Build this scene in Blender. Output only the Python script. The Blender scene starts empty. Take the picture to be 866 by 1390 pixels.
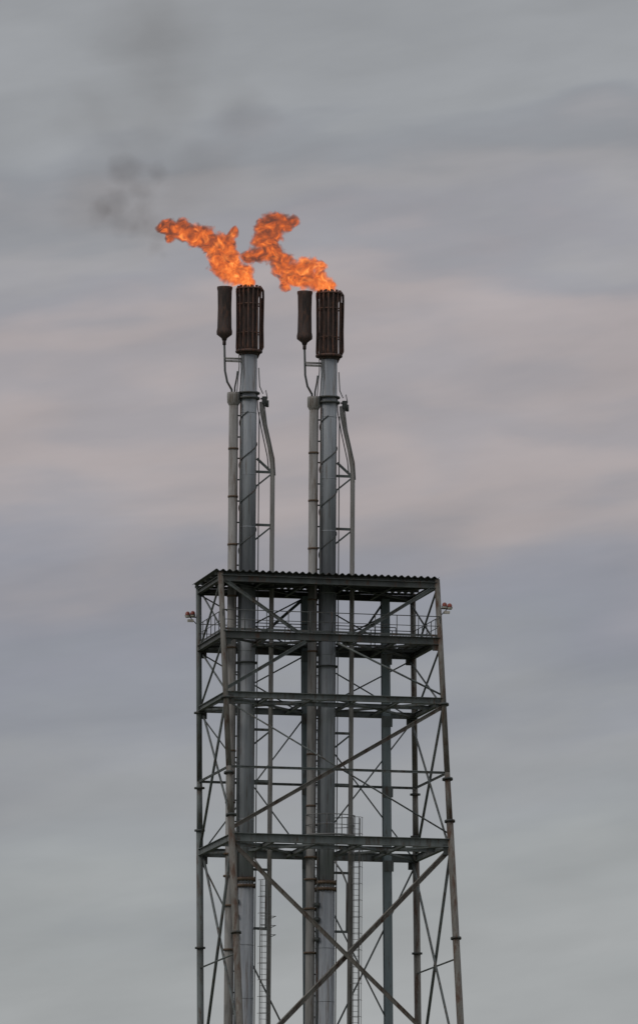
import bpy, bmesh, math, random
from mathutils import Vector, Matrix
random.seed(7)
scene = bpy.context.scene
scene.view_settings.view_transform = 'Standard'
scene.view_settings.look = 'None'
scene.view_settings.exposure = 0

# ------------------------------------------------------------------ camera
AZ = math.radians(12.0); D = 424.0; M = 0.04; FPX = 10710.0
CZ = 63.3
cam_loc = Vector((-D*math.sin(AZ), -D*math.cos(AZ), 1.7))
tgt = Vector((0, 0, CZ))
fwd = (tgt-cam_loc).normalized()
right = fwd.cross(Vector((0, 0, 1))).normalized()
up = right.cross(fwd).normalized()
ROLL = math.radians(0.4)
r2 = right*math.cos(ROLL) + up*math.sin(ROLL)
u2 = up*math.cos(ROLL) - right*math.sin(ROLL)
right, up = r2.normalized(), u2.normalized()
cd = bpy.data.cameras.new("camera")
cam = bpy.data.objects.new("camera", cd)
scene.collection.objects.link(cam)
m = Matrix((right, up, -fwd)).transposed().to_4x4()
m.translation = cam_loc
cam.matrix_world = m
cd.sensor_fit = 'VERTICAL'; cd.sensor_height = 36; cd.sensor_width = 24
cd.lens = FPX/1390*36
cd.clip_start = 1; cd.clip_end = 60000
scene.camera = cam

def S(px, py, y0=2.0, k=0.0):
    """survey: world point on the vertical/battered plane y = y0 + k*(z-60)"""
    d = fwd + right*((px-433)/FPX) + up*((695-py)/FPX)
    t = (y0 + k*(cam_loc.z-60) - cam_loc.y)/(d.y - k*d.z)
    return cam_loc + d*t

# ------------------------------------------------------------------ mesh builder
class MB:
    def __init__(s): s.v=[]; s.f=[]; s.m=[]; s.s=[]
    def add(s, vs, fs, mat=0, smooth=None):
        o=len(s.v); s.v += [tuple(x) for x in vs]
        for i,f in enumerate(fs):
            s.f.append(tuple(o+j for j in f)); s.m.append(mat)
            s.s.append(bool(smooth[i]) if smooth else False)
    def frame(s,a,b,upv=None):
        z=(b-a).normalized()
        u=Vector(upv) if upv is not None else Vector((0,0,1))
        if abs(z.dot(u))>0.98: u=Vector((0,1,0)) if abs(z.y)<.9 else Vector((1,0,0))
        x=z.cross(u).normalized(); y=x.cross(z).normalized()
        return x,y
    def prof(s,a,b,pts,mat=0,upv=None):
        a=Vector(a); b=Vector(b)
        if (b-a).length<1e-4: return
        x,y=s.frame(a,b,upv); n=len(pts)
        vs=[a+x*p[0]+y*p[1] for p in pts]+[b+x*p[0]+y*p[1] for p in pts]
        fs=[(i,(i+1)%n,n+(i+1)%n,n+i) for i in range(n)]+[tuple(range(n))[::-1],tuple(range(n,2*n))]
        s.add(vs,fs,mat)
    def box(s,a,b,w,h,mat=0,upv=None):
        w/=2;h/=2; s.prof(a,b,[(-w,-h),(w,-h),(w,h),(-w,h)],mat,upv)
    def hb(s,a,b,w,h,t=.03,mat=0,upv=None):
        w/=2;h/=2;k=t/2
        s.prof(a,b,[(-w,-h),(w,-h),(w,-h+t),(k,-h+t),(k,h-t),(w,h-t),(w,h),(-w,h),(-w,h-t),(-k,h-t),(-k,-h+t),(-w,-h+t)],mat,upv)
    def ang(s,a,b,w,t=.02,mat=0,upv=None):
        h=w/2; s.prof(a,b,[(-h,-h),(h,-h),(h,-h+t),(-h+t,-h+t),(-h+t,h),(-h,h)],mat,upv)
    def cone(s,a,b,r1,r2,seg=20,mat=0,caps=True):
        a=Vector(a);b=Vector(b); x,y=s.frame(a,b)
        vs=[];
        for c,r in ((a,r1),(b,r2)):
            for i in range(seg):
                t=2*math.pi*i/seg; vs.append(c+x*math.cos(t)*r+y*math.sin(t)*r)
        fs=[(i,(i+1)%seg,seg+(i+1)%seg,seg+i) for i in range(seg)]; sm=[1]*seg
        if caps: fs+=[tuple(range(seg))[::-1],tuple(range(seg,2*seg))]; sm+=[0,0]
        s.add(vs,fs,mat,sm)
    def tube(s,a,b,r,seg=12,mat=0): s.cone(a,b,r,r,seg,mat)
    def path(s,pts,r,seg=8,mat=0,closed=False):
        pts=[Vector(p) for p in pts]; n=len(pts)
        rr = r if isinstance(r,(list,tuple)) else [r]*n
        vs=[];x=None
        for i,p in enumerate(pts):
            if closed: t=(pts[(i+1)%n]-pts[i-1]).normalized()
            else: t=(pts[min(i+1,n-1)]-pts[max(i-1,0)]).normalized()
            if x is None:
                x,y=s.frame(Vector((0,0,0)),t)
            x=(x-t*x.dot(t)).normalized(); y=t.cross(x)
            for j in range(seg):
                q=2*math.pi*j/seg; vs.append(p+x*math.cos(q)*rr[i]+y*math.sin(q)*rr[i])
        fs=[]
        for i in range(n if closed else n-1):
            o=i*seg; o2=((i+1)%n)*seg
            for j in range(seg): fs.append((o+j,o+(j+1)%seg,o2+(j+1)%seg,o2+j))
        sm=[1]*len(fs)
        if not closed:
            fs+=[tuple(range(seg))[::-1],tuple(range((n-1)*seg,n*seg))]; sm+=[0,0]
        s.add(vs,fs,mat,sm)
    def ring(s,c,R,r,seg=32,mat=0,rs=8):
        c=Vector(c); s.path([c+Vector((math.cos(2*math.pi*i/seg)*R,math.sin(2*math.pi*i/seg)*R,0)) for i in range(seg)],r,rs,mat,True)
    def lathe(s,c,prof,seg=32,mat=0):
        c=Vector(c); vs=[]
        for (r,z) in prof:
            for i in range(seg):
                t=2*math.pi*i/seg; vs.append(c+Vector((r*math.cos(t),r*math.sin(t),z)))
        fs=[]
        for k in range(len(prof)-1):
            for i in range(seg): fs.append((k*seg+i,k*seg+(i+1)%seg,(k+1)*seg+(i+1)%seg,(k+1)*seg+i))
        s.add(vs,fs,mat,[1]*len(fs))
    def obj(s,name,mats,parent=None,loc=None):
        me=bpy.data.meshes.new(name); me.from_pydata(s.v,[],s.f)
        for mt in mats: me.materials.append(mt)
        me.polygons.foreach_set("material_index",s.m); me.polygons.foreach_set("use_smooth",s.s)
        bm=bmesh.new(); bm.from_mesh(me); bmesh.ops.recalc_face_normals(bm,faces=bm.faces); bm.to_mesh(me); bm.free()
        me.update()
        o=bpy.data.objects.new(name,me); scene.collection.objects.link(o)
        if parent: o.parent=parent
        if loc is not None: o.location=loc
        return o
def empty(name,loc=(0,0,0)):
    e=bpy.data.objects.new(name,None); e.location=loc; scene.collection.objects.link(e); return e

# ------------------------------------------------------------------ materials
def paint(name,c1,c2,rust=(0.10,0.045,0.022),rust_amt=0.5,rough=.6,streak=(1.2,1.2,.25),metal=0.0):
    mt=bpy.data.materials.new(name); mt.use_nodes=True; nt=mt.node_tree; N=nt.nodes; L=nt.links
    b=N["Principled BSDF"]; b.inputs["Roughness"].default_value=rough; b.inputs["Metallic"].default_value=metal
    tc=N.new("ShaderNodeTexCoord"); mp=N.new("ShaderNodeMapping"); mp.inputs["Scale"].default_value=streak
    L.new(tc.outputs["Object"],mp.inputs["Vector"])
    n1=N.new("ShaderNodeTexNoise"); n1.inputs["Scale"].default_value=1.4; n1.inputs["Detail"].default_value=5; n1.inputs["Roughness"].default_value=.65
    L.new(mp.outputs[0],n1.inputs["Vector"])
    r1=N.new("ShaderNodeValToRGB"); r1.color_ramp.elements[0].position=.35; r1.color_ramp.elements[1].position=.68
    r1.color_ramp.elements[0].color=(*c1,1); r1.color_ramp.elements[1].color=(*c2,1)
    L.new(n1.outputs[0],r1.inputs[0])
    n2=N.new("ShaderNodeTexNoise"); n2.inputs["Scale"].default_value=3.1; n2.inputs["Detail"].default_value=5; n2.inputs["Roughness"].default_value=.7
    L.new(mp.outputs[0],n2.inputs["Vector"])
    r2=N.new("ShaderNodeValToRGB"); e=r2.color_ramp.elements
    e[0].position=.62-.2*rust_amt; e[0].color=(0,0,0,1); e[1].position=.78-.2*rust_amt; e[1].color=(1,1,1,1)
    L.new(n2.outputs[0],r2.inputs[0])
    mx=N.new("ShaderNodeMixRGB"); mx.inputs[2].default_value=(*rust,1)
    L.new(r2.outputs[0],mx.inputs[0]); L.new(r1.outputs[0],mx.inputs[1]); L.new(mx.outputs[0],b.inputs["Base Color"])
    return mt
m_steel=paint("weathered_green_grey_steel",(.095,.11,.108),(.185,.205,.203),rust=(.08,.05,.032),rust_amt=.55)
m_dark=paint("dark_structural_steel",(.050,.056,.055),(.10,.11,.107),rust_amt=.45)
m_leg=paint("weathered_brown_grey_steel",(.115,.108,.095),(.23,.215,.19),rust=(.085,.045,.026),rust_amt=.7)
m_col=paint("blue_green_painted_column",(.17,.215,.23),(.26,.30,.315),rust_amt=.2)
m_pipe=paint("painted_riser_grey",(.25,.27,.30),(.43,.45,.48),rust=(.15,.12,.10),rust_amt=.4,streak=(2.2,2.2,.12))
m_pipe2=paint("weathered_gas_pipe_grey",(.21,.203,.195),(.37,.355,.34),rust=(.12,.085,.06),rust_amt=.5,streak=(2,2,.15))
m_tip=paint("burnt_burner_steel",(.030,.020,.018),(.14,.085,.07),rust=(.21,.09,.055),rust_amt=.65,rough=.75,streak=(2.5,2.5,.7))
m_muf=paint("sooty_muffler_steel",(.030,.023,.022),(.10,.07,.062),rust=(.14,.07,.048),rust_amt=.5,rough=.8,streak=(2.5,2.5,.6))
m_rust=paint("rusted_flange",(.10,.065,.042),(.19,.13,.09),rust_amt=.4)
m_gal=paint("galvanised_rail",(.17,.17,.167),(.28,.28,.275),rust_amt=.3)
m_conc=paint("concrete",(.25,.24,.22),(.36,.35,.33),rust=(.18,.17,.15),rust_amt=.2,rough=.9)
m_red=paint("red_lamp_glass",(.22,.045,.03),(.33,.07,.045),rust_amt=.05,rough=.3)
m_cream=paint("cream_lamp_housing",(.45,.42,.36),(.6,.56,.5),rust_amt=.1)

# ------------------------------------------------------------------ tower geometry
YB=4.5; Y0=-1.3; K=0.185
def front(px,py): return S(px,py,Y0,K)
def back(px,py): return S(px,py,YB,0)
class Leg:
    def __init__(s,a,b): s.a=a; s.b=b
    def at(s,z): t=(z-s.a.z)/(s.b.z-s.a.z); return s.a+(s.b-s.a)*t
FL=Leg(front(300,785),front(322,1300)); FR=Leg(front(593,790),front(620,1300))
BL=Leg(back(270,795),back(272,1300)); BR=Leg(back(560,800),back(566,1300))
M1=Leg(back(413,795),back(416,1300)); M2=Leg(back(521,795),back(525,1300))
for l in (M1,M2): l.a=l.a+Vector((0,-.25,0)); l.b=l.b+Vector((0,-.25,0))
z_roof=front(300,774).z; z_plat=front(302,858).z; z_l2=front(306,942).z
z_l3=front(311,1040).z; z_l4=front(316,1136).z; z_l5=front(322,1452).z
LOW=[z_l4,z_l5,z_l5-14.0,0.15]

tower=empty("steel_lattice_tower")
# legs -------------------------------------------------
mb=MB()
for L_,mi in ((FL,0),(FR,0),(BL,1),(BR,0)):
    zt=z_roof-.1
    mb.tube(L_.at(z_l3),L_.at(zt),.155,16,mi)
    mb.cone(L_.at(z_l4+1.2),L_.at(z_l3),.165,.155,16,mi)
    mb.tube(L_.at(0),L_.at(z_l4+1.2),.19,16,mi)
    for z in (z_l2-.2,z_l3-.35,z_l4+1.2,z_l4-5.2,z_l5+.6):
        mb.tube(L_.at(z-.05),L_.at(z+.05),.29,16,2)
    mb.tube(L_.at(0.12),L_.at(0.3),.4,16,2)
mb.obj("legs",[m_leg,m_steel,m_dark],tower)
mb=MB()
for L_ in (M1,M2):
    mb.hb(L_.at(0),L_.at(z_roof-.5),.44,.40,.04,0,(0,1,0))
    for z in (z_plat-.4,z_l2-.4,z_l3-.3,z_l4-.5,z_l5-.5):
        p=L_.at(z)+Vector((0,-.23,0)); mb.box(p-Vector((0,0,.3)),p+Vector((0,0,.3)),.62,.02,1,(0,1,0))
mb.obj("columns",[m_col,m_steel],tower)

# horizontal frames --------------------------------------
mb=MB()
def frame(z,h,w,heavy=True,mat=0):
    a,b,c,d=FL.at(z),FR.at(z),BR.at(z),BL.at(z)
    mb.hb(a,b,w,h,.035,mat); mb.hb(d,c,w,h,.035,mat)
    mb.hb(a,d,w*.8,h*.8,.03,mat); mb.hb(b,c,w*.8,h*.8,.03,mat)
    if heavy:
        # plan bracing and cross joists
        n=5
        for i in range(1,n):
            t=i/n
            mb.hb(a.lerp(b,t)-Vector((0,0,.06)),d.lerp(c,t)-Vector((0,0,.06)),w*.5,h*.5,.02,mat)
        mid1=a.lerp(b,.5); mid2=d.lerp(c,.5)
        for p,q in ((a,mid2),(mid2,b),(d,mid1),(mid1,c)):
            o=Vector((0,0,h*.2)); mb.ang(p-o,q-o,.14,.02,mat)
frame(z_roof-.42,.34,.28,True,1)
frame(z_plat-.1,.40,.30,True,1)
frame(z_l2,.34,.28,True,0)
frame(z_l3,.13,.13,False,0)
frame(z_l4,.46,.30,True,0)
for z in LOW[1:-1]: frame(z,.40,.30,True,0)
# intermediate girts at the main levels
for z in (z_l2,z_l4):
    a,b=FL.at(z),FR.at(z); c,d=BR.at(z),BL.at(z)
    m1=a.lerp(d,.45); m2=b.lerp(c,.45); mb.hb(m1,m2,.2,.22,.02,0)
mb.obj("horizontal_beams",[m_steel,m_dark],tower)

# bracing ----------------------------------------------
mb=MB()
def dg(p,q,r=.07,kind='t',mat=0):
    if kind=='t': mb.tube(p,q,r,8,mat)
    elif kind=='a': mb.ang(p,q,r*2,.02,mat)
    else: mb.hb(p,q,r*2,r*2,.02,mat)
def fr(t,z): return FL.at(z).lerp(FR.at(z),t)
def bk(t,z): return BL.at(z).lerp(BR.at(z),t)
IN=Vector((0,.12,0))
# front face
zr=z_roof-.55
dg(fr(.02,zr),fr(.36,z_plat),.09,'h'); dg(fr(.98,zr),fr(.60,z_plat),.09,'h')
dg(fr(.01,z_plat-.2),fr(.0,zr)+IN,.05)
dg(fr(.0,z_l2+.3),fr(.38,z_plat-.35),.09,'h'); dg(fr(1,z_l2+.3),fr(.52,z_plat-.35),.055,'t')
dg(fr(.0,z_l4+.5),fr(1,z_l2-.3),.10,'h',1); dg(fr(.0,z_l2-.3)+IN,fr(1,z_l4+.5)+IN,.045,'t')
# back face light bracing
for (za,zb) in ((zr,z_plat-.3),(z_plat-.3,z_l2-.2),(z_l2-.2,z_l4-.2)):
    for A,B in ((BL,M1),(M1,BR)):
        dg(A.at(za),B.at(zb),.04,'t'); dg(A.at(zb)+IN,B.at(za)+IN,.04,'t')
dg(M1.at(zr),bk(.22,z_plat),.08,'h'); dg(M2.at(zr),bk(.7,z_plat),.06,'h')
# lower bays
for i in range(len(LOW)-1):
    a,b=LOW[i]-.3,LOW[i+1]+.3
    dg(fr(.0,a),fr(1,b),.11,'h',1); dg(fr(1,a)+Vector((0,.24,0)),fr(0,b)+Vector((0,.24,0)),.12,'h',1)
    dg(bk(0,a),bk(.5,b),.05,'t'); dg(bk(1,a),bk(.5,b),.05,'t')
    dg(M1.at(a),BR.at(b),.045,'t')
# side faces
for F_,B_ in ((FL,BL),(FR,BR)):
    segs=[(zr,z_plat-.3,.06),(z_plat-.4,z_l2-.1,.06),(z_l2-.2,z_l4+.1,.075)]
    for i in range(len(LOW)-1):
        mid=(LOW[i]+LOW[i+1])/2
        segs+=[(LOW[i]-.2,LOW[i+1]+.2,.085)]
        dg(F_.at(mid),B_.at(mid),.05)
    for za,zb,r in segs:
        dg(F_.at(za),B_.at(zb),r); o=Vector((.2 if F_ is FL else -.2,0,0)); dg(F_.at(zb)+o,B_.at(za)+o,r*.85)
# gussets
for L_ in (FL,FR,BL,BR):
    for z in (z_plat-.35,z_l2-.25,z_l4-.35,z_l5-.3):
        p=L_.at(z); s_=.35 if L_ in (FL,BL) else -.35
        mb.box(p+Vector((s_*.6,.03,-.28)),p+Vector((s_*.6,.03,.28)),.45,.02,2,(0,1,0))
mb.obj("bracing",[m_steel,m_leg,m_dark],tower)

# roof (corrugated heat shield) --------------------------
mb=MB()
a,b,c,d=FL.at(z_roof),FR.at(z_roof),BR.at(z_roof),BL.at(z_roof)
x0=a.x-.35; x1=b.x+.1; ya=a.y-.25; yb=YB+.3; n=int((x1-x0)/.07)
vs=[];fs=[]
for i in range(n+1):
    x=x0+(x1-x0)*i/n; zc=z_roof+.06*math.sin(i*math.pi/2.6)+.0
    for y in (ya,yb):
        vs+= [(x,y,zc),(x,y,zc-.025)]
for i in range(n):
    o=4*i; q=o+4
    fs+=[(o,q,q+2,o+2),(o+1,o+3,q+3,q+1),(o,o+1,q+1,q),(o+2,q+2,q+3,o+3)]
fs+=[(0,2,3,1),(4*n,4*n+1,4*n+3,4*n+2)]
mb.add(vs,fs,0)
for k in range(5):
    y=ya+.4+(yb-ya-.8)*k/4; mb.ang((x0+.1,y,z_roof-.16),(x1-.1,y,z_roof-.16),.14,.02,1)
mb.obj("corrugated_roof",[m_dark,m_steel],tower)

# platform deck + railings ---------------------------------
mb=MB()
zp=z_plat+.12
a,b,c,d=[L_.at(zp) for L_ in (FL,FR,BR,BL)]
# walkway strips around the edges (grating bars)
def grating(p,q,w,inward):
    Lx=(q-p).length; k=int(Lx/.16); dirv=(q-p).normalized()
    for i in range(k+1):
        s0=p+dirv*(i*.16); mb.box(s0,s0+inward*w,.03,.04,0)
    for j in range(4):
        o=inward*(w*j/3)-Vector((0,0,.035)); mb.box(p+o,q+o,.05,.05,0)
grating(a,b,1.3,Vector((0,1,0))); grating(d,c,1.3,Vector((0,-1,0)))
grating(a+Vector((0,1.35,0)),Vector((a.x,d.y-1.35,zp)),1.2,Vector((1,0,0)))
grating(Vector((b.x,b.y+1.35,zp)),Vector((b.x,c.y-1.35,zp)),1.2,Vector((-1,0,0)))
mb.obj("platform_grating",[m_dark],tower)
mb=MB()
def rail(p,q,h=1.1,r=.024,post=1.15,mat=0):
    p=Vector(p);q=Vector(q);n=max(1,round((q-p).length/post)); Z=Vector((0,0,1))
    mb.tube(p+Z*h,q+Z*h,r,8,mat); mb.tube(p+Z*h*.52,q+Z*h*.52,r*.8,8,mat); mb.box(p+Z*.06,q+Z*.06,.012,.12,mat)
    for i in range(n+1):
        s0=p.lerp(q,i/n); mb.tube(s0,s0+Z*h,r,8,mat)
o=Vector((0,0,.03))
rail(a+o,b+o); rail(d+o,c+o); rail(a+o,d+o); rail(b+o,c+o)
i1=d+Vector((1.3,-1.35,.03)); i2=c+Vector((-1.3,-1.35,.03)); rail(i1,i2)
mb.obj("railings",[m_dark],tower)

# ladders --------------------------------------------------
def ladder(mb,base,top,w=.42,dirx=(1,0,0),mat=0,cage=None):
    base=Vector(base);top=Vector(top);dx=Vector(dirx).normalized()
    mb.box(base-dx*w/2,top-dx*w/2,.05,.03,mat,(0,1,0)); mb.box(base+dx*w/2,top+dx*w/2,.05,.03,mat,(0,1,0))
    n=int((top-base).length/.3)
    for i in range(1,n):
        p=base.lerp(top,i/n); mb.tube(p-dx*w/2,p+dx*w/2,.014,6,mat)
    if cage:
        cv=Vector(cage)
        k=max(2,int((top-base).length/.9))
        for i in range(k+1):
            p=base.lerp(top,i/k); pts=[]
            for j in range(9):
                t=math.pi*j/8; pts.append(p-dx*math.cos(t)*.33+cv*math.sin(t)*.62)
            mb.path(pts,.015,6,mat)
        for j in (2,4,6):
            t=math.pi*j/8; o=-dx*math.cos(t)*.33+cv*math.sin(t)*.62; mb.box(base+o,top+o,.03,.010,mat)
mb=MB()
lx=S(434,950,3.4).x
ladder(mb,(lx,3.4,z_l4),(lx,3.4,z_plat+1.1),.38)
ladder(mb,(lx-.25,3.2,0),(lx-.25,3.2,z_l4),.38)
mb.obj("access_ladder",[m_gal],tower)

# foundations
mb=MB()
for L_ in (FL,FR,BL,BR,M1,M2):
    p=L_.at(0); mb.box(Vector((p.x,p.y,-.2)),Vector((p.x,p.y,.12)),1.6,1.6,0)
mb.obj("foundation_blocks",[m_conc],tower)

# ------------------------------------------------------------------ flare stacks
YS=2.0
def zz(py): return S(340,py,YS).z
MX=M/math.cos(AZ)
base1=S(338,480,YS); base2=S(446.5,486,YS)
def build_stack(name,base,dz,extra):
    st=empty(name,(base.x,YS,0))
    Z=lambda py: zz(py)
    P=lambda dx,py,y=0.0: Vector((dx*MX,y,Z(py)))
    # riser
    mb=MB()
    mb.tube((0,0,0),(0,0,Z(1200)),.53,32,0)
    mb.tube((0,0,Z(1200)),(0,0,Z(780)),.49,32,0)
    mb.tube((0,0,Z(780)),(0,0,Z(478)),.455,32,0)
    z=2
    while z<Z(560):
        R={True:.53,False:.49}[z<Z(1200)] if z<Z(780) else .455
        mb.tube((0,0,z-.02),(0,0,z+.02),R+.008,32,0); z+=2.9+(.5 if int(z)%2 else 0)
    for py,w in ((541,.05),(534,.04),(1203,.07),(1194,.07),(900,.04)):
        mb.tube((0,0,Z(py)-w),(0,0,Z(py)+w),.62,32,2 if py>1000 else 1)
        if py>1000:
            for i in range(20):
                t=2*math.pi*i/20; c_=Vector((math.cos(t)*.58,math.sin(t)*.58,Z(py))); mb.tube(c_-Vector((0,0,.13)),c_+Vector((0,0,.13)),.025,6,2)
    # helical strake
    for ph in (0,):
        pts=[];z0=Z(775);z1=Z(560);n=220
        for i in range(n+1):
            t=i/n; z=z0+(z1-z0)*t; q=ph+(z-z0)/2.35*2*math.pi; pts.append((math.cos(q)*.475,math.sin(q)*.475,z))
        mb.path(pts,.032,6,1)
    mb.obj("riser_pipe",[m_pipe,m_dark,m_rust],st)
    # burner tip
    mb=MB()
    zt=Z(392); zb=Z(480)
    mb.lathe((0,0,0),[(.0,zb-.1),(.5,zb-.1),(.56,zb+.05),(.50,zb+.25),(.50,zt-.55),(.62,zt-.15),(.66,zt),(.60,zt),(.56,zt-.2),(.44,zt-.6),(.44,zb+.4),(0,zb+.4)],32,1)
    mb.ring((0,0,zb+.10),.66,.085,32,0)
    mb.ring((0,0,zt-.9),.64,.04,32,0); mb.ring((0,0,zb+1.1),.62,.035,32,0); mb.ring((0,0,zt-.04),.70,.05,32,0)
    for i in range(16):
        t=2*math.pi*(i+.3)/16; cx,cy=math.cos(t),math.sin(t)
        bulge=.10 if i in (0,15,1) else 0
        pts=[(cx*.66,cy*.66,zb+.1),(cx*(.68+bulge),cy*(.68+bulge),zb+.35),(cx*(.66+bulge),cy*(.66+bulge),zb+1.4),(cx*(.68+bulge),cy*(.68+bulge),zt-.45),(cx*(.70+bulge*.7),cy*(.70+bulge*.7),zt-.12),(cx*.66,cy*.66,zt+.06),(cx*.58,cy*.58,zt+.03)]
        mb.path(pts,.048,6,0)
    # flame retention teeth
    for i in range(12):
        t=2*math.pi*i/12; c_=Vector((math.cos(t)*.6,math.sin(t)*.6,zt)); mb.box(c_,c_+Vector((0,0,.14)),.14,.03,0)
    # external feed tube on the right
    pts=[P(17.5,404),P(18.2,412),P(18.2,440),P(18.0,470),P(14,480),P(11,486)]
    mb.path(pts,.055,8,0); pts=[(p[0],p[1]+.35,p[2]) for p in pts]; mb.path(pts,.05,8,0)
    mb.obj("burner_tip",[m_tip,m_muf],st)
    # muffler / pilot windshield
    mb=MB()
    mx_=-34.0*MX
    r=.40
    mb.lathe((mx_,-.1,0),[(0,Z(394)),(r-.03,Z(394)),(r,Z(392)),(r+.02,Z(391.5)),(r+.02,Z(394)),(r-.01,Z(397)),(r-.03,Z(420)),(r-.01,Z(447)),(r+.03,Z(452)),(r+.02,Z(456)),(.16,Z(461)),(.12,Z(464)),(0,Z(464))],28,0)
    mb.tube((mx_,-.1,Z(470)),(mx_,-.1,Z(462)),.10,12,0)
    mb.path([(mx_,-.1,Z(466)),(mx_+.03,-.1,Z(488)),(mx_+.05,-.1,Z(505)),(mx_+.18,-.1,Z(520)),(-20*MX-.12,0,Z(530)),(-20*MX-.1,0,Z(538))],.06,8,1)
    mb.path([(mx_+.75,-.1,Z(505)),(mx_+.7,-.1,Z(515)),(-20*MX+.05,0,Z(527)),(-20*MX+.05,0,Z(538))],.045,8,1)
    mb.tube(Vector((mx_-.02,-.1,Z(488))),Vector((-.4,-.1,Z(488))),.055,10,2)
    mb.box(Vector((mx_+.1,-.1,Z(491.5))),Vector((-.4,-.1,Z(491.5))),.14,.10,2)
    for dx in (-15,-11):
        mb.path([P(dx,482,-.35),P(dx,500,-.4),P(dx-1.5,520,-.35),P(dx-3,545,-.3)],.025,6,1)
    mb.obj("pilot_muffler",[m_muf,m_dark,m_pipe2],st)
    # secondary gas line
    mb=MB()
    sx=-20*MX
    mb.tube((sx,0,0),(sx,0,Z(545)),.255,20,0)
    mb.lathe((sx,0,0),[(0,Z(534)),(.36,Z(534)),(.37,Z(537)),(.36,Z(547)),(.25,Z(552))],24,0)
    for py in (610,675,740,810,880,950,1020,1090,1160,1190,1230,1290):
        w=.05; mb.tube((sx,0,Z(py)-w),(sx,0,Z(py)+w),.285 if py<1150 else .36,20,1)
    for i,py in enumerate(range(565,1380,29)):
        mb.box(Vector((sx+.2,-.05,Z(py))),Vector((-.42,-.05,Z(py))),.10,.07,2)
    mb.tube((-12*MX,-.32,0),(-12*MX,-.32,Z(548)),.045,8,2)
    mb.tube((-13.2*MX,.30,0),(-13.2*MX,.30,Z(560)),.03,8,2)
    mb.obj("gas_supply_line",[m_pipe2,m_rust,m_dark],st)
    # side riser
    mb=MB()
    rx=33.5
    mb.path([P(rx,1600),P(rx,1000),P(rx,640),P(rx-.6,628),P(rx-4,606),P(rx-11,576),P(rx-15,556),P(rx-15.5,545)],.13,10,0)
    mb.tube(P(rx,1600),Vector((rx*MX,0,0)),.13,10,0)
    mb.path([P(rx-3.5,640,.25),P(rx-6,618,.25),P(rx-15,578,.25),P(rx-20,552,.2),P(rx-21,530,.15)],.03,6,1)
    mb.path([P(rx+2.5,645,-.2),P(rx+1,622,-.2),P(rx-9,580,-.2),P(rx-13,548,-.2),P(rx-10,543,-.2),P(rx-9,552,-.2)],.028,6,1)
    mb.path([P(12,500,-.3),P(13.5,525,-.3),P(18,535,-.3),P(22,530,-.3),P(24,540,-.3),P(21,552,-.3)],.03,6,1)
    mb.box(P(21,548,-.1),P(21,538,-.1),.22,.22,1); mb.box(P(16,541,-.1),P(23,541,-.1),.08,.08,1)
    mb.tube(P(25,552,-.1),P(25,543,-.1),.09,10,1)
    for py in (640,712,860,990,1060,1180,1260):
        mb.box(P(10,py),P(rx,py),.13,.13,2)
        if py<1000: mb.box(P(11,py+20),P(rx-1,py+2),.09,.09,2)
    mb.box(P(12,622),P(rx-1,640),.12,.12,2)
    mb.box(P(13.5,560,-.25),P(13.5,1600,-.25),.05,.05,1)
    mb.obj("side_riser",[m_pipe2,m_dark,m_steel],st)
    # ladder + small platform
    mb=MB()
    if extra:
        c0=Vector((12*MX,0,Z(1130)))
        R=1.35
        pts=[Vector((math.cos(2*math.pi*i/20)*R+.25,math.sin(2*math.pi*i/20)*R*.8,0)) for i in range(20)]
        for h,r in ((0,.06),(.55,.022),(1.1,.028)):
            mb.path([p+Vector((0,0,c0.z+h)) for p in pts],r,6,0,True)
        for i in range(0,20,2): mb.tube(pts[i]+Vector((0,0,c0.z)),pts[i]+Vector((0,0,c0.z+1.1)),.025,6,0)
        for i in range(10):
            p=pts[i];q=pts[-i-1] if i else pts[10]; mb.box(p+Vector((0,0,c0.z)),q+Vector((0,0,c0.z)),.05,.05,1)
        ladder(mb,(37*MX+.15,-.2,0),(37*MX+.15,-.2,Z(1105)),.40,(1,.2,0),0,(0,-1,0))
    else:
        ladder(mb,(25*MX,-.3,0),(25*MX,-.3,Z(1195)),.40,(1,.1,0),0,(0.1,-1,0))
        c0=Z(1270)
        for h in (0,.5,1.0): mb.path([Vector((18*MX,-.9,c0+h)),Vector((38*MX,-.9,c0+h)),Vector((38*MX,.5,c0+h))],.02,6,0)
    mb.path([P(10,1165,-.4),P(14,1172,-.5),P(20,1180,-.5),P(27,1195,-.4),P(27,1260,-.4)],.05,8,0)
    # valve body lugs
    for py in (1225,1245,1272):
        mb.tube(P(-16,py,-.3),P(-10,py,-.45),.12,10,1)
    mb.obj("stack_ladder",[m_gal,m_dark],st)
    mb=MB(); mb.box(Vector((0,0,-.2)),Vector((0,0,.15)),2.4,2.4,0); mb.obj("stack_plinth",[m_conc],st)
    st.location.z=dz
    return st
build_stack("flare_stack",base1,0,False)
build_stack("flare_stack.001",base2,base2.z-zz(480),True)

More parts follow.
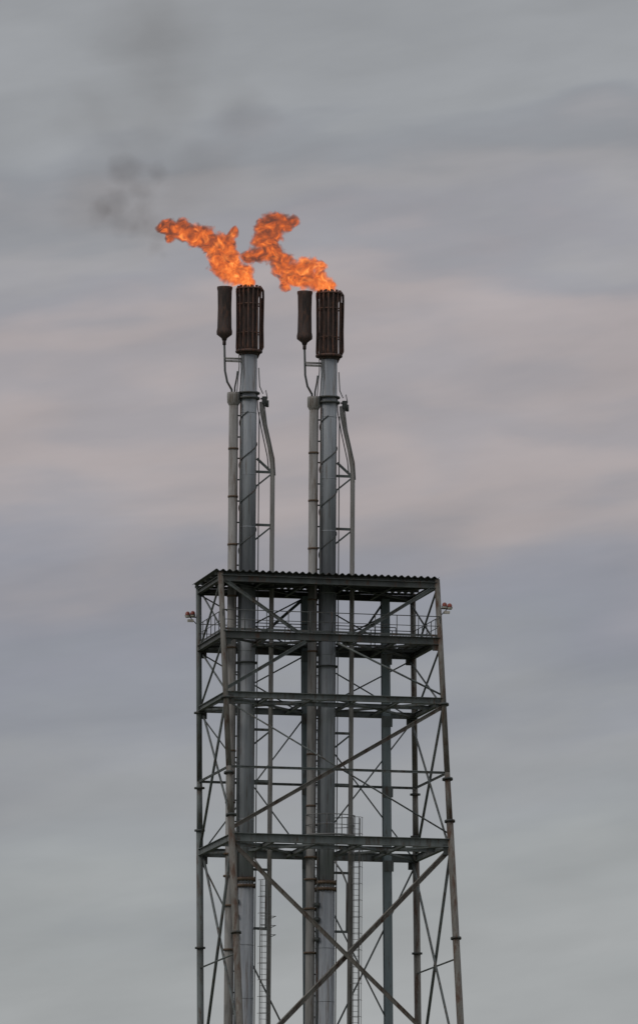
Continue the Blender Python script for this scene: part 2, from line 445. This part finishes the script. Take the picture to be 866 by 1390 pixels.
# ------------------------------------------------------------------ warning lights
def wlight(name,leg,z,sgn):
    p=leg.at(z); e=empty(name,p); mb=MB(); V=Vector
    mb.tube((0,0,0),(sgn*.62,0,0),.035,8,0); mb.tube((0,0,-.5),(sgn*.5,0,0),.025,8,0)
    for dx,h in ((.34,.10),(.62,.06)):
        c=V((sgn*dx,0,h))
        mb.lathe(c,[(0,-.10),(.10,-.10),(.15,-.05),(.15,0),(.13,.02)],16,1)
        mb.lathe(c,[(.13,.02),(.135,.12),(.10,.2),(.04,.24),(0,.245)],16,2)
        mb.ring(c+V((0,0,.02)),.145,.018,16,0)
    mb.box(V((sgn*.3,0,-.2)),V((sgn*.62,0,-.2)),.16,.14,1)
    mb.obj("lamp_cluster",[m_dark,m_cream,m_red],e)
wlight("aircraft_warning_light",BL,back(270,838).z,-1)
wlight("aircraft_warning_light",FR,front(595,826).z,1)

# ------------------------------------------------------------------ flames & smoke
def volume_material(name,blobs,noise_scale,amp,edge,sigma,emissive,base,stretch=(1,1,1),seed=0.0):
    mt=bpy.data.materials.new(name); mt.use_nodes=True; nt=mt.node_tree; N=nt.nodes; L=nt.links
    for n in list(N): N.remove(n)
    out=N.new("ShaderNodeOutputMaterial"); tc=N.new("ShaderNodeTexCoord")
    def math_(op,a,b=None,c=None,clamp=False):
        n=N.new("ShaderNodeMath"); n.operation=op; n.use_clamp=clamp
        for i,x in enumerate((a,b,c)):
            if x is None: continue
            if isinstance(x,(int,float)): n.inputs[i].default_value=x
            else: L.new(x,n.inputs[i])
        return n.outputs[0]
    pos=tc.outputs["Object"]
    # warp
    w=N.new("ShaderNodeTexNoise"); w.inputs["Scale"].default_value=noise_scale*.55; w.inputs["Detail"].default_value=2
    L.new(pos,w.inputs["Vector"])
    s1=N.new("ShaderNodeVectorMath"); s1.operation='SUBTRACT'; s1.inputs[1].default_value=(.5,.5,.5); L.new(w.outputs["Color"],s1.inputs[0])
    s2=N.new("ShaderNodeVectorMath"); s2.operation='SCALE'; s2.inputs["Scale"].default_value=1.1/noise_scale; L.new(s1.outputs[0],s2.inputs[0])
    s3=N.new("ShaderNodeVectorMath"); s3.operation='ADD'; L.new(pos,s3.inputs[0]); L.new(s2.outputs[0],s3.inputs[1]); wp=s3.outputs[0]
    d=None
    for c,r in blobs:
        n=N.new("ShaderNodeVectorMath"); n.operation='DISTANCE'; L.new(wp,n.inputs[0]); n.inputs[1].default_value=tuple(c)
        q=math_('DIVIDE',n.outputs["Value"],r)
        d=q if d is None else math_('SMOOTH_MIN',d,q,.25)
    nz=N.new("ShaderNodeTexNoise"); nz.noise_dimensions='4D'; nz.inputs["W"].default_value=seed
    nz.inputs["Scale"].default_value=noise_scale; nz.inputs["Detail"].default_value=4; nz.inputs["Roughness"].default_value=.64
    mp=N.new("ShaderNodeMapping"); mp.inputs["Scale"].default_value=stretch; L.new(wp,mp.inputs["Vector"]); L.new(mp.outputs[0],nz.inputs["Vector"])
    nn=math_('MULTIPLY',math_('SUBTRACT',nz.outputs[0],.5),amp)
    f=math_('ADD',math_('SUBTRACT',1.0,d),nn)
    dens=math_('MULTIPLY',math_('MULTIPLY',f,edge,clamp=True),sigma)
    ab=N.new("ShaderNodeVolumeAbsorption"); L.new(dens,ab.inputs["Density"])
    if emissive:
        ab.inputs["Color"].default_value=(0,0,0,1)
        n2=N.new("ShaderNodeTexNoise"); n2.inputs["Scale"].default_value=noise_scale*1.7; n2.inputs["Detail"].default_value=4; n2.inputs["Distortion"].default_value=1.2; n2.inputs["Roughness"].default_value=.6
        L.new(wp,n2.inputs["Vector"])
        dist=N.new("ShaderNodeVectorMath"); dist.operation='DISTANCE'; L.new(pos,dist.inputs[0]); dist.inputs[1].default_value=tuple(base)
        near=math_('MULTIPLY',dist.outputs["Value"],-.085)
        t=math_('ADD',math_('MULTIPLY_ADD',math_('SUBTRACT',n2.outputs[0],.5),3.3,.52),near)
        t=math_('ADD',t,math_('MULTIPLY',math_('MINIMUM',f,.9),.50))
        cr=N.new("ShaderNodeValToRGB"); E=cr.color_ramp.elements
        E[0].position=0; E[0].color=(.14,.055,.04,1); E[1].position=1; E[1].color=(1.3,.46,.12,1)
        e=E.new(.25); e.color=(.34,.085,.04,1); e=E.new(.48); e.color=(.64,.125,.038,1); e=E.new(.68); e.color=(.92,.19,.04,1); e=E.new(.85); e.color=(1.12,.28,.06,1)
        L.new(t,cr.inputs[0])
        em=N.new("ShaderNodeEmission"); L.new(cr.outputs[0],em.inputs["Color"]); L.new(dens,em.inputs["Strength"])
        ad=N.new("ShaderNodeAddShader"); L.new(ab.outputs[0],ad.inputs[0]); L.new(em.outputs[0],ad.inputs[1]); L.new(ad.outputs[0],out.inputs["Volume"])
    else:
        ab.inputs["Color"].default_value=(.25,.20,.17,1)
        L.new(ab.outputs[0],out.inputs["Volume"])
    return mt
def vol_obj(name,spec,pad,y,step,**kw):
    rnd=random.Random(3)
    blobs=[]
    for px,py,r in spec:
        yy=y+rnd.uniform(-.25,.25)*(r*M)
        blobs.append((S(px,py,yy),r*M))
    bm=bmesh.new()
    for c,r in blobs:
        for i in range(14):
            t=i*2.4; zc=1-2*(i+.5)/14; q=math.sqrt(1-zc*zc); bm.verts.new(c+Vector((math.cos(t)*q,math.sin(t)*q,zc))*r*pad)
    bmesh.ops.convex_hull(bm,input=bm.verts)
    for v in [v for v in bm.verts if not v.link_faces]: bm.verts.remove(v)
    me=bpy.data.meshes.new(name); bm.to_mesh(me); bm.free()
    mt=volume_material(name+"_volume",blobs,base=blobs[0][0],**kw)
    try: mt.cycles.volume_step_rate=step
    except Exception as ex: print(ex)
    me.materials.append(mt)
    o=bpy.data.objects.new(name,me); scene.collection.objects.link(o); return o
fl1=[(335,385,12),(326,376,18),(313,364,22),(304,349,21),(296,333,20),(281,323,18),(265,318,16),(249,315,15),(234,312,14),(223,308,12),(313,326,11),(318,316,8),(232,325,8)]
fl2=[(446,388,13),(430,380,16),(413,374,18),(396,372,18),(381,358,18),(368,346,18),(352,346,15),(339,350,12),(363,328,18),(368,311,21),(384,304,16),(399,302,10),(434,362,12),(418,357,13),(388,390,10)]
vol_obj("gas_flame",fl1,1.6,YS,.13,noise_scale=1.35,amp=2.3,edge=2.6,sigma=7,emissive=True,seed=1.3)
vol_obj("gas_flame",fl2,1.6,YS,.13,noise_scale=1.35,amp=2.3,edge=2.6,sigma=7,emissive=True,seed=4.1)
haze=[(200,290,70),(140,265,75),(270,210,80),(230,140,90),(320,160,70),(150,190,90),(210,50,100)]
wisp=[(220,318,14),(205,302,18),(192,285,22),(214,338,15),(224,350,10),(182,304,24),(165,300,24),(160,275,26),(140,285,24),(190,262,24),(175,235,28),(215,235,22)]
vol_obj("smoke_plume",haze,1.4,YS+1,1.0,noise_scale=.30,amp=1.4,edge=.9,sigma=.075,emissive=False,seed=2.0,stretch=(1,1,1.4))
vol_obj("smoke_plume",wisp,1.5,YS+.5,.4,noise_scale=.75,amp=2.4,edge=.7,sigma=.36,emissive=False,seed=6.0)

# ------------------------------------------------------------------ ground
mb=MB(); R=20000
mb.add([(-R,-R,0),(R,-R,0),(R,R,0),(-R,R,0)],[(0,1,2,3)],0)
mg=paint("grass_and_gravel",(.05,.07,.03),(.12,.12,.08),rust=(.16,.14,.11),rust_amt=.3,rough=.95,streak=(.05,.05,.05))
mb.obj("ground",[mg])

# ------------------------------------------------------------------ world sky (overcast)
w=bpy.data.worlds.new("sky"); scene.world=w; w.use_nodes=True; nt=w.node_tree; N=nt.nodes; L=nt.links
try: w.cycles.sampling_method='NONE'
except Exception as ex: print(ex)
for n in list(N): N.remove(n)
out=N.new("ShaderNodeOutputWorld"); sk=N.new("ShaderNodeTexSky"); sk.sky_type='NISHITA'; sk.sun_disc=False
SE=math.radians(38); SR=math.radians(-115)
sk.sun_elevation=SE; sk.sun_rotation=SR
b1=N.new("ShaderNodeBackground"); b1.inputs[1].default_value=.06; L.new(sk.outputs[0],b1.inputs[0])
tc=N.new("ShaderNodeTexCoord"); sp=N.new("ShaderNodeSeparateXYZ"); L.new(tc.outputs["Generated"],sp.inputs[0])
def mth(op,a,b=None,c=None):
    n=N.new("ShaderNodeMath"); n.operation=op
    for i,x in enumerate((a,b,c)):
        if x is None: continue
        if isinstance(x,(int,float)): n.inputs[i].default_value=x
        else: L.new(x,n.inputs[i])
    return n.outputs[0]
def wnoise(scale,detail,shear,seed,dist=0,rough=.5):
    # anisotropic noise, streaks slightly inclined
    z2=mth('MULTIPLY_ADD',sp.outputs[0],shear,sp.outputs[2])
    cb=N.new("ShaderNodeCombineXYZ"); L.new(mth('MULTIPLY',sp.outputs[0],scale[0]),cb.inputs[0]); L.new(mth('MULTIPLY_ADD',sp.outputs[1],scale[0],seed*7.3),cb.inputs[1]); L.new(mth('MULTIPLY',z2,scale[1]),cb.inputs[2])
    n=N.new("ShaderNodeTexNoise"); n.inputs["Scale"].default_value=1; n.inputs["Detail"].default_value=detail; n.inputs["Distortion"].default_value=dist; n.inputs["Roughness"].default_value=rough
    L.new(cb.outputs[0],n.inputs["Vector"]); return n.outputs[0]
nA=wnoise((18,40),3,-.12,3.0,.2,.45)
nB=wnoise((26,110),4,-.12,8.0,.2,.5)
e0=mth('MULTIPLY_ADD',sp.outputs[2],1/.128,-.079/.128)
e1=mth('ADD',e0,mth('MULTIPLY',mth('SUBTRACT',nA,.5),.42))
e2=mth('ADD',e1,mth('MULTIPLY',mth('SUBTRACT',nB,.5),.26))
cr=N.new("ShaderNodeValToRGB"); E=cr.color_ramp.elements; cr.color_ramp.interpolation='B_SPLINE'
def lin(c): return tuple(((x/255+.055)/1.055)**2.4 for x in c)+(1,)
stops=[(0,(160,162,163)),(.10,(156,159,160)),(.18,(146,149,153)),(.25,(154,155,157)),(.34,(139,142,150)),(.42,(143,144,153)),(.49,(154,151,155)),(.56,(176,165,163)),(.62,(149,148,154)),(.68,(177,166,164)),(.74,(142,144,152)),(.79,(164,161,162)),(.84,(136,139,145)),(.89,(157,159,162)),(1,(147,149,152))]
E[0].position=0;E[0].color=lin(stops[0][1]);E[1].position=1;E[1].color=lin(stops[-1][1])
for p,c in stops[1:-1]:
    e=E.new(p); e.color=lin(c)
L.new(e2,cr.inputs[0])
nC=wnoise((30,120),5,-.14,1.7,.15,.55)
nD=wnoise((14,60),3,-.2,12.0,.0,.5)
gain=mth('MULTIPLY_ADD',mth('SUBTRACT',nC,.5),.36,1.07)
gain=mth('ADD',gain,mth('MULTIPLY',mth('SUBTRACT',nD,.5),.34))
hi=mth('MAXIMUM',mth('MULTIPLY',mth('SUBTRACT',sp.outputs[2],.25),1.1),0)   # brighter overcast zenith
gain=mth('ADD',gain,hi)
b2=N.new("ShaderNodeBackground"); L.new(cr.outputs[0],b2.inputs[0]); L.new(gain,b2.inputs[1])
mx=N.new("ShaderNodeMixShader"); mx.inputs[0].default_value=.95; L.new(b1.outputs[0],mx.inputs[1]); L.new(b2.outputs[0],mx.inputs[2]); L.new(mx.outputs[0],out.inputs[0])

# sun (overcast)
sd=bpy.data.lights.new("sun",'SUN'); sd.energy=.6; sd.angle=math.radians(18); sd.color=(1,.95,.88)
so=bpy.data.objects.new("sun",sd); scene.collection.objects.link(so)
dirv=Vector((math.sin(SR)*math.cos(SE),math.cos(SR)*math.cos(SE),math.sin(SE)))
so.rotation_euler=dirv.to_track_quat('Z','Y').to_euler(); so.location=dirv*200
